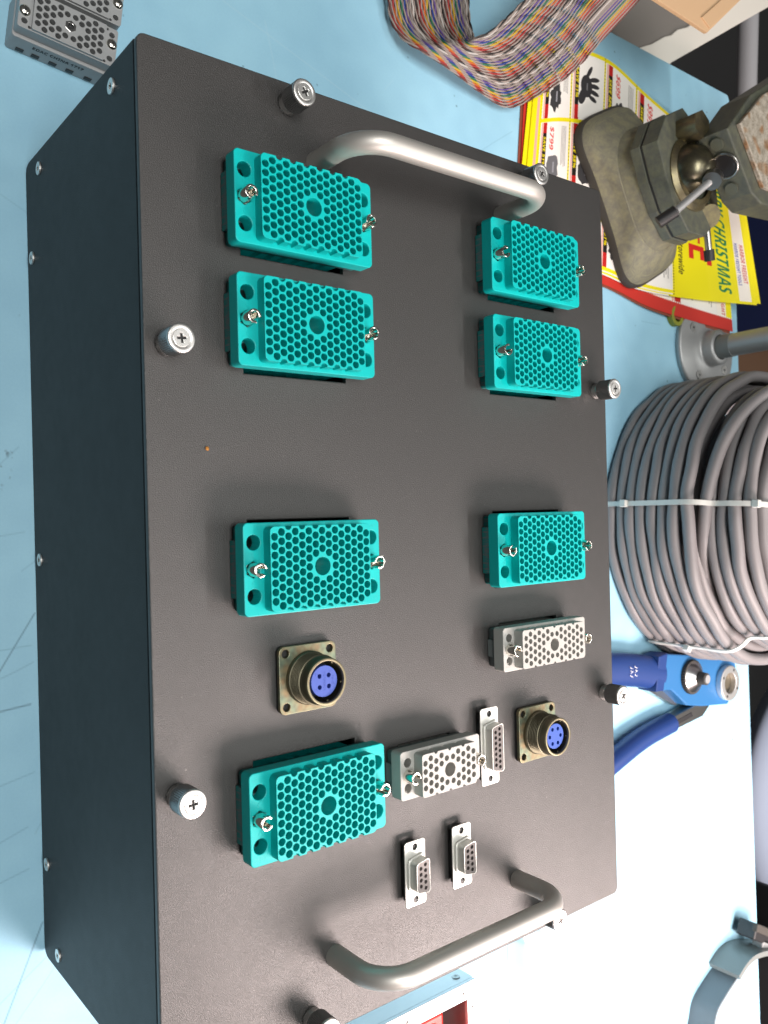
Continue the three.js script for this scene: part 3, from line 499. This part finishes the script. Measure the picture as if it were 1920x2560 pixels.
{
  const o1 = thing('flyer', 'yellow and white sale flyer reading MERRY CHRISTMAS under the vise', 'flyer', [0, 0, 0], 'sale flyers under the vise');
  const L1 = [[-188, 3.4, -408], [-206, 3.2, -450], [-212, 3.4, -505], [-196, 5, -560], [-176, 10, -625], [-148, 26, -684]], R1 = [[-8, 3.6, -378], [-14, 3.6, -430], [-19, 4, -486], [-12, 6, -542], [-13, 13, -630], [-17, 26, -720]];
  mesh('page', patch(L1, R1), std({ map: page1, roughness: 0.4 }), o1);
  const under = L1.map(([x, y, z]) => [x + 4, y - 0.7, z + 5]), underR = R1.map(([x, y, z]) => [x + 2, y - 0.8, z + 6]);
  mesh('page', patch(under, underR), std({ map: page1, roughness: 0.45 }), o1);
  const o2 = thing('flyer', 'red-bordered sale flyer lying below the yellow flyer', 'flyer', [0, 0, 0], 'sale flyers under the vise');
  mesh('page', patch([[-176, 1.4, -396], [-180, 1.4, -450], [-178, 1.6, -505], [-172, 2.5, -560], [-165, 3.5, -625], [-150, 10, -676]], [[4, 1.6, -376], [-6, 1.6, -430], [-9, 2, -486], [3, 4, -554], [9, 8, -620], [14, 15, -684]]), std({ map: page2, roughness: 0.4 }), o2);
  mesh('page', patch([[-174, 0.6, -393], [-180, 0.6, -450], [-178, 0.8, -505], [-172, 1.6, -560], [-165, 2.5, -625], [-150, 8, -674]], [[6, 0.8, -373], [-4, 0.8, -430], [-7, 1.2, -486], [5, 3, -554], [11, 6.5, -620], [16, 13, -682]]), std({ color: lin(0.25, 0.06, 0.03), roughness: 0.6 }), o2);
}

// ---------- bench vise ----------
{
  const o = thing('bench_vise', 'dirty grey bench vise with flared base standing on the flyers', 'vise', [-90, 4, -520]); o.rotation.y = Math.atan2(70, 131);
  const loft = (secs, n = 64) => {
    const pos = [], idx = [];
    for (const [y, a, b, e, dent, sh = 0] of secs) for (let i = 0; i < n; i++) { const t = i / n * 2 * PI, c = Math.cos(t), s = Math.sin(t), k = 1 - dent * Math.exp(-Math.pow((Math.abs(t - PI / 2)) / 0.42, 2)); pos.push(a * Math.sign(c) * Math.abs(c) ** e, y, sh + b * k * Math.sign(s) * Math.abs(s) ** e); }
    for (let j = 0; j < secs.length - 1; j++) for (let i = 0; i < n; i++) { const q = j * n + i, r = j * n + (i + 1) % n; idx.push(q, q + n, r, r, q + n, r + n); }
    for (const j of [0, secs.length - 1]) { const c0 = pos.length / 3; pos.push(0, secs[j][0], secs[j][5] ?? 0); for (let i = 0; i < n; i++) { const a = j * n + i, b = j * n + (i + 1) % n; j ? idx.push(c0, b, a) : idx.push(c0, a, b); } }
    const g = new THREE.BufferGeometry(); g.setAttribute('position', new THREE.Float32BufferAttribute(pos, 3)); g.setIndex(idx); g.computeVertexNormals(); return uvmm(toCreasedNormals(g, 0.7));
  };
  mesh('rubber_foot', loft([[0, 77, 50, 0.48, 0.16], [5, 77.5, 50.5, 0.48, 0.16], [7.5, 76, 49.5, 0.48, 0.16]]), M.viseFoot, o);
  mesh('flared_base', loft([[7, 75.5, 49, 0.48, 0.16], [12, 74, 47.5, 0.5, 0.17], [16, 69, 45, 0.55, 0.18], [21, 62, 42.5, 0.74, 0.12], [27, 56.5, 40, 0.8, 0.06], [27.5, 53.5, 38.6, 0.8, 0.04], [34, 50, 37, 0.8, 0.02], [43, 48, 36, 0.8, 0]]), M.vise, o);
  const hexish = (a, b) => poly([[-a, -b * 0.35], [-a * 0.72, -b], [-a * 0.2, -b * 1.08], [a * 0.3, -b * 1.05], [a * 0.8, -b * 0.8], [a, -b * 0.2], [a * 0.9, b * 0.7], [a * 0.4, b], [-a * 0.5, b], [-a, b * 0.5]]);
  mesh('clamp_plate', uvmm(up(hexish(53, 35), 42, 9, 1)), M.visePaint, o); mesh('clamp_gap', up(hexish(51.5, 33.6), 50.8, 2.2), M.black, o); mesh('clamp_ring', uvmm(up(hexish(52, 34.4), 53, 15, 1)), M.visePaint, o);
  mesh('socket_ring', uvmm(smooth(lathe([[0, 64], [31, 64], [31, 69], [27, 72], [22, 72.5]], 40), 0.5)), M.brass, o);
  const ball = new THREE.SphereGeometry(21, 32, 20); ball.translate(-4, 70, 4); mesh('ball', uvmm(ball), M.ballSteel, o);
  
  const nut = cyl(12, 12, 66, 86, 6); nut.translate(-34, 0, -6); mesh('lock_nut', uvmm(nut), M.brass, o);
  // head: written in bench coordinates relative to the base centre, turned back
  const h = part('vise_head', o); h.rotation.y = -o.rotation.y;
  const rel = (x, y, z) => [x + 90, y - 4, z + 520];
  const hp = [[-112, -510], [-68, -546], [-62, -562], [-70, -655], [-215, -655], [-150, -548]].map(([x, z]) => [x + 90, -(z + 520)]);
  mesh('head_casting', uvmm(up(poly(hp), 80, 27, 1.2)), M.visePaint, h);
  const jp = [[-118, -523], [-74, -559], [-76, -655], [-206, -655], [-152, -561]].map(([x, z]) => [x + 90, -(z + 520)]);
  mesh('jaw_plate', uvmm(up(poly(jp), 107, 4, 0.8)), M.jaw, h);
  mesh('ball_neck', uvmm(rod(rel(-97, 80, -517), rel(-116, 94, -545), 8, 24)), M.brass, h);
  const fx = new THREE.Vector3(44, 0, -36).normalize(), fn = new THREE.Vector3(36, 0, 44).normalize();
  const onFace = (s, y) => [(-112 + 90) + fx.x * s, y - 4, (-510 + 520) + fx.z * s];
  for (const [s, y] of [[9, 99], [48, 97]]) { const c = onFace(s, y); mesh('rivet', rod(c, [c[0] + fn.x * 2, c[1], c[2] + fn.z * 2], 5.2, 24), M.visePaint, h); }
  { const c = onFace(28, 99); mesh('bolt_bore', rod([c[0] - fn.x, c[1], c[2] - fn.z], [c[0] + fn.x * 1.5, c[1], c[2] + fn.z * 1.5], 10.2, 28), M.black, h); mesh('bore_rim', (() => { const g = new THREE.TorusGeometry(10.3, 1.1, 10, 32); g.applyQuaternion(new THREE.Quaternion().setFromUnitVectors(new THREE.Vector3(0, 0, 1), fn)); g.translate(c[0] + fn.x * 1.2, c[1], c[2] + fn.z * 1.2); return g; })(), M.steel, h); }
  const lever = part('lever', h); const a = rel(-80, 94, -518), b = rel(-48, 82, -480), t = rel(-40, 71, -472);
  mesh('lever_boss', rod(a, [a[0] + fn.x * 9, a[1] + 2, a[2] + fn.z * 9], 7.5, 28), M.steel, lever); mesh('lever_rod', rod([a[0] + fn.x * 5, a[1], a[2] + fn.z * 5], b, 3.1), M.cast, lever); mesh('lever_tip', smooth(rod(b, t, 5, 18), 0.5), M.black, lever);
  const tb = part('clamp_screw', h); const c0 = rel(-62, 66, -550), s0 = rel(-84, 66, -548), s1 = rel(-36, 62, -562), s2 = rel(-27, 61, -565);
  mesh('screw_boss', uvmm(smooth(rod([c0[0] - 6, c0[1] - 12, c0[2] - 4], [c0[0] + 3, c0[1] + 8, c0[2] + 5], 10, 24), 0.5)), M.brass, tb); mesh('cross_bar', rod(s0, s1, 3), M.steel, tb); mesh('bar_end', smooth(rod(s1, s2, 4.6, 16), 0.5), M.black, tb); mesh('bar_end', smooth(rod(s0, [s0[0] - 9, s0[1], s0[2] + 2], 4.6, 16), 0.5), M.black, tb);
}

// ---------- pipe flange and post ----------
{
  const o = thing('support_post', 'steel pipe post in a round cast floor flange at the bench edge', 'post', [34, 0, -650]);
  const s = disc(47); const fl = mesh('pipe_flange', lathe([[0, 0.1], [47, 0.1], [47.5, 4], [46, 7], [30, 8.2], [19, 9], [17.5, 12], [17.5, 20], [13, 21], [12, 21], [12, 9], [0, 9]], 56), M.cast, o);
  for (let k = 0; k < 4; k++) { const a = 0.6 + k * PI / 2, q = part('flange_screw', fl, [33 * Math.cos(a), 8.2, 33 * Math.sin(a)]); const head = disc(4.6), c = 0.5, l = 2.3; head.holes.push(new THREE.Path([[c, l], [c, c], [l, c], [l, -c], [c, -c], [c, -l], [-c, -l], [-c, -c], [-l, -c], [-l, c], [-c, c], [-c, l]].map((p) => new THREE.Vector2(...p)))); mesh('screw_head', up(head, 0, 0.9, 0.2, 18), M.zinc, q); mesh('screw_slot', cyl(3, 3, -0.2, 0.15, 14), M.black, q); }
  mesh('pipe_thread', cyl(11.5, 11.5, 15, 34, 28), M.greyDark, o); mesh('pipe', cyl(11, 11, 30, 1100, 32), M.cast, o);
  const tp = thing('tape_roll', 'small yellow-green tape roll half hidden under the flyers', 'tape', [6, 0, -600]); const ring = disc(10); ring.holes.push(hole(6, 0, 0, 20)); mesh('tape', up(ring, 0.05, 6, 0.6, 20), std({ color: lin(0.25, 0.27, 0.03), roughness: 0.5 }), tp);
}

// ---------- crimping tool ----------
{
  const o = thing('crimping_tool', 'blue crimping tool with knurled dial and two dark blue grips', 'tool', [0, 0, 0]), Y = 4, H = 18;
  const P = (pts) => poly(pts.map(([x, z]) => [x, -z]));
  mesh('head_plate', up(P([[324, -540], [334, -610], [341, -650], [348, -660], [360, -664], [378, -655], [386, -644], [381, -600], [376, -574], [358, -549], [356, -533]]), Y, H, 1.2), M.crimpBlue, o);
  mesh('head_edge', up(P([[326, -548], [336, -612], [343, -648], [352, -658], [361, -661], [377, -652], [383, -642], [380, -600], [374, -572], [357, -548]]), Y - 3.5, 3.6), M.steel, o);
  const g1 = tube([[332, 14, -380], [330, 13, -420], [331, 13, -466], [335, 13, -505], [341, 13, -541]], 11, 50, 20); g1.scale(1.35, 0.92, 1); g1.translate(-0.35 * 335, 1.2, 0); mesh('grip', g1, M.gripBlue, o);
  mesh('grip_collar', up(P([[325, -530], [356, -524], [356.5, -536], [323.5, -544]]), Y - 0.6, H + 1.4, 1), M.gripBlue, o);
  mesh('spring_plate', up(P([[357, -530], [366, -548], [378, -574], [372, -578], [354, -545]]), 2, 8, 0.5), M.steel, o);
  const d = part('dial', o, [350, Y + H, -580]); const kn = new THREE.Shape(), q = []; for (let i = 0; i < 80; i++) { const a = i * PI / 40, r = i % 2 ? 16 : 15.2; q.push(new THREE.Vector2(r * Math.cos(a), r * Math.sin(a))); } kn.setFromPoints(q);
  mesh('dial_wheel', up(kn, 0, 4, 0.4), M.viseFoot, d); mesh('dial_cone', cyl(14, 7, 4, 10, 32), M.knurl, d); mesh('dial_knob', cyl(6, 5.5, 10, 17, 28), M.viseFoot, d); mesh('dial_cap', cyl(4, 4, 17, 18, 20), M.cast, d);
  const r = part('turret_ring', o, [364, Y + H, -640]); const rg = disc(17); rg.holes.push(hole(10, 0, 0, 28)); mesh('ring', up(rg, 0, 6, 0.8, 32), M.zinc, r); mesh('ring_bore', cyl(10.5, 10.5, -0.1, 0.6, 28), std({ color: lin(0.16, 0.14, 0.10), metalness: 0.6, roughness: 0.4 }), r);
  for (let k = 0; k < 4; k++) at(mesh('ring_screw', cyl(1.3, 1.3, 5.6, 6.15, 12), M.black, r), 13.6 * Math.cos(k * PI / 2 + 0.5), 0, 13.6 * Math.sin(k * PI / 2 + 0.5));
  mesh('moving_arm', up(P([[385, -622], [380, -600], [386, -556], [398, -562], [393, -610]]), Y, 12, 1), M.steel, o);
  mesh('arm_slot', up(P([[386, -590], [390, -560], [394, -563], [390, -592]]), Y + 11.6, 0.8), M.black, o);
  const g2 = tube([[436, 12, -390], [424, 12, -430], [408, 12, -480], [398, 11, -520], [392, 11, -562]], 9.4, 50, 20); mesh('grip', g2, M.gripBlue, o);
  // white print on the grip and head
  const print = canvasTex(256, 128, (c, w, h) => { c.clearRect(0, 0, w, h); c.strokeStyle = '#f2f2f4'; c.lineWidth = 6; for (let k = 0; k < 2; k++) { c.beginPath(); for (let i = 0; i < 9; i++) { const x = 20 + i * 25, y = 36 + k * 62; i % 3 === 0 ? c.moveTo(x, y + 16) : c.lineTo(x, y - 18 + 34 * (i % 2)); } c.stroke(); } });
  const pg = new THREE.PlaneGeometry(12, 13); pg.rotateX(-PI / 2); at(mesh('printed_mark', pg, std({ map: print, transparent: true, alphaTest: 0.4, roughness: 0.5 }), o), 333, 24.6, -490);
}

// ---------- aluminium case beside the box ----------
{
  const o = thing('instrument_case', 'bare aluminium case with a window showing a red module', 'case', [500, 0, -258]);
  const s = rrect(150, 190, 1, 75, -95); s.holes.push(rrect(118, 166, 1, 11 + 59, -8 - 83));
  mesh('top_frame', up(s, 57, 3, 0.4), M.caseAlu, o);
  mesh('side_plate', G(1.6, 28.5, 95, new THREE.BoxGeometry(3, 56.8, 190)), M.caseAlu, o); mesh('end_plate', G(76, 28.4, 1.6, new THREE.BoxGeometry(146, 56.6, 3)), M.caseAlu, o); mesh('end_plate', G(76, 28.4, 188.4, new THREE.BoxGeometry(146, 56.6, 3)), M.caseAlu, o); mesh('side_plate', G(148.4, 28.5, 95, new THREE.BoxGeometry(3, 56.8, 190)), M.caseAlu, o);
  mesh('base_plate', G(75, 1, 95, new THREE.BoxGeometry(144, 1.6, 184)), M.black, o);
  for (const [x, z] of [[5.5, 12], [5.5, 60], [5.5, 120], [17, 4], [60, 4], [110, 4]]) { const q = part('case_screw', o, [x, 60, z]); mesh('screw_head', lathe([[0, 0.2], [0.9, 0.2], [1.2, 0.7], [2.2, 0.7], [2.6, 0]], 20), M.steel, q); mesh('screw_bore', cyl(1, 1, 0.1, 0.3, 12), M.black, q); }
  { const q = part('side_screw', o, [0.1, 50, 9]); const g = lathe([[0, 0.1], [1, 0.1], [1.4, 0.5], [2.6, 0.5], [3, 0]], 24).rotateZ(PI / 2); mesh('screw_head', g, M.steel, q); }
  mesh('red_module', G(52, 34, 66, rbox(64, 28, 96, 3)), M.red, o); mesh('yellow_label', G(52, 48.2, 96, new THREE.BoxGeometry(50, 0.6, 22)), std({ color: lin(0.4, 0.33, 0.05), roughness: 0.5 }), o);
  { const q = part('module_screw', o, [28, 48, 28]); mesh('screw_head', lathe([[0, 0.6], [1, 0.6], [1.2, 1.4], [3.2, 1.4], [3.6, 0]], 24), M.nickel, q); }
}

// ---------- clear plastic bag on the bench ----------
{
  const o = thing('plastic_bag', 'thin clear plastic bag lying crumpled beside the aluminium case', 'bag', [620, 0, -425]);
  const g = new THREE.PlaneGeometry(190, 150, 60, 90); g.rotateX(-PI / 2); const p = g.attributes.position;
  for (let i = 0; i < p.count; i++) { const x = p.getX(i), z = p.getZ(i), e = Math.min(1, (95 - Math.abs(x)) / 25, (75 - Math.abs(z)) / 25); p.setY(i, 0.8 + Math.max(0, e) * (6 + 5 * n2(x / 30, z / 45) + 2.5 * Math.abs(n2(x / 12, z / 40))) + Math.min(1, (75 - Math.abs(z)) / 4, (95 - Math.abs(x)) / 4) * (13 * Math.exp(-(((z - 66 + 3 * n2(x / 40, 3)) / 5) ** 2)) + 8 * Math.exp(-(((z - 48 + 6 * n2(x / 50, 9)) / 5) ** 2)))); }
  g.computeVertexNormals(); mesh('film', g, M.bag, o);
  const pr = canvasTex(128, 128, (c, w, h) => { c.clearRect(0, 0, w, h); c.fillStyle = '#9a948a'; for (let i = 0; i < 4; i++) for (let j = 0; j < 9; j++) if (rnd() < 0.7) c.fillRect(10 + i * 30 + rnd() * 8, 8 + j * 13, 6 + rnd() * 8, 3); });
  const q = new THREE.PlaneGeometry(40, 44); q.rotateX(-PI / 2); at(mesh('printed_dots', q, std({ map: pr, transparent: true, alphaTest: 0.4, roughness: 0.6 }), o), -7, 16.5, -15);
}

// ---------- grey headband ----------
{
  const o = thing('headband', 'grey plastic headband standing on edge with a black clip', 'headband', [0, 0, 0]);
  const band = (pts, h, th, y0 = 0.1) => {
    const cu = new THREE.CatmullRomCurve3(pts.map(([x, z]) => new THREE.Vector3(x, 0, z))), N = 50, pos = [], idx = [];
    for (let i = 0; i <= N; i++) { const p = cu.getPoint(i / N), t = cu.getTangent(i / N), n = new THREE.Vector3(-t.z, 0, t.x).multiplyScalar(th / 2); for (const [s, y] of [[-1, y0], [1, y0], [1, y0 + h], [-1, y0 + h]]) pos.push(p.x + n.x * s, y, p.z + n.z * s); }
    for (let i = 0; i < N; i++) for (let k = 0; k < 4; k++) { const a = 4 * i + k, b = 4 * i + (k + 1) % 4; idx.push(a, b, a + 4, b, b + 4, a + 4); }
    idx.push(0, 2, 1, 0, 3, 2); const e = 4 * N; idx.push(e, e + 1, e + 2, e, e + 2, e + 3);
    const g = new THREE.BufferGeometry(); g.setAttribute('position', new THREE.Float32BufferAttribute(pos, 3)); g.setIndex(idx); g.computeVertexNormals(); return toCreasedNormals(g, 0.5);
  };
  mesh('strap', band([[790, -575], [740, -578], [712, -585], [690, -597], [672, -605], [662, -622], [653, -643]], 26, 2.2), M.strap, o);
  mesh('wide_band', band([[648, -636], [641, -652], [639, -666], [641, -682], [646, -700], [657, -728], [674, -755]], 32, 5), M.strapWide, o);
  const q = part('clip', o, [628, 16, -694]); q.rotation.y = -0.5; mesh('clip_body', rbox(16, 20, 34, 2), M.black, q); mesh('clip_bar', G(-4, 12, 4, rbox(8, 6, 42, 1.5)), M.viseFoot, q); mesh('clip_tab', G(8, 4, -10, rbox(10, 12, 14, 1.5)), M.greyDark, q);
}

// ---------- things standing beyond the bench ----------
{
  const b = thing('low_cabinet', 'low grey cabinet top with a torn white edge beyond the bench end', 'cabinet', [-330, -760, -700]);
  const pl = (pts) => poly(pts.map(([x, z]) => [x + 330, -(z + 700)]));
  mesh('cabinet_body', up(pl([[-270, -590], [-290, -660], [-470, -900], [-620, -900], [-620, -400], [-270, -400]]), 0, 690), M.panelGrey, b);
  mesh('cabinet_top', up(pl([[-250, -560], [-250, -632], [-284, -672], [-440, -922], [-640, -922], [-640, -390], [-250, -390]]), 690, 26, 1), M.panelGrey, b);
  mesh('white_edge', up(pl([[-249, -606], [-249, -634], [-283, -676], [-441, -926], [-490, -926], [-331, -707], [-322, -688], [-312, -676], [-306, -663], [-291, -640], [-280, -618], [-262, -606]]), 714, 5, 1), M.beige, b);
  const c = thing('cardboard_flap', 'tan cardboard box flap hanging over the low grey cabinet', 'cardboard', [-262, 60, -530]);
  const rel = (pts) => poly(pts.map(([x, z]) => [x + 262, -(z + 530)]));
  const f = mesh('flap', up(rel([[-209, -532], [-211, -440], [-277, -440], [-277, -612]]), 20, 3.4, 0.4), M.carton, c); mesh('fold', up(rel([[-213, -534], [-218, -522], [-277, -594], [-277, -611]]), 23.3, 1.4, 0.3), M.carton, f);
  const t = thing('metal_tube', 'pale grey metal tube running below the bench end', 'tube', [-600, -300, -1330]); mesh('tube_body', rod([-260, 0, -20], [170, 0, 22], 17, 24), M.lightGrey, t);
  const w = thing('wooden_shelf', 'dark brown wooden shelf board behind the bench', 'shelf', [-160, -420, -1560]); mesh('shelf_board', rbox(520, 24, 260, 4), M.wood, w); mesh('shelf_back', G(0, 150, -120, rbox(520, 300, 18, 4)), M.wood, w);
  const n = thing('storage_bin', 'dark navy storage bin standing behind the post', 'bin', [-250, -404, -1480]); mesh('bin_body', G(0, 60, 0, rbox(240, 118, 130, 10)), M.navy, n); mesh('bin_rim', G(0, 122, 0, rbox(256, 10, 146, 4)), M.navy, n);
  const ch = thing('swivel_chair', 'blue-grey swivel chair seat with a dark piping ring below bench height', 'chair', [760, -330, -1560]);
  mesh('seat', lathe([[0, 40], [180, 42], [225, 36], [250, 14], [250, -20], [0, -20]], 48), M.chair, ch); mesh('piping', (() => { const g = new THREE.TorusGeometry(170, 13, 12, 56); g.rotateX(PI / 2); g.translate(-30, 42, 30); return g; })(), M.viseFoot, ch); mesh('backrest', G(40, 190, -260, rbox(640, 420, 60, 28)), M.chair, ch); mesh('column', cyl(30, 30, -420, -18, 20), M.black, ch);
  const k = thing('storage_box', 'grey-brown cardboard storage box on the floor', 'box', [1080, -759, -1560]); mesh('box_body', G(0, 210, 0, rbox(260, 420, 260, 6)), M.panelGrey, k); mesh('box_lid', G(0, 425, 0, rbox(272, 24, 272, 5)), M.panelGrey, k);
  const bg = thing('tool_bag', 'black tool bag hanging at the far bench edge', 'bag', [800, -80, -850]); mesh('bag_body', rbox(260, 240, 160, 40, 4), M.black, bg); mesh('bag_handle', tube([[-70, 110, 0], [-60, 170, 0], [0, 190, 0], [60, 170, 0], [70, 110, 0]], 9, 40, 10), M.viseFoot, bg);
}

renderer.render(scene, camera);
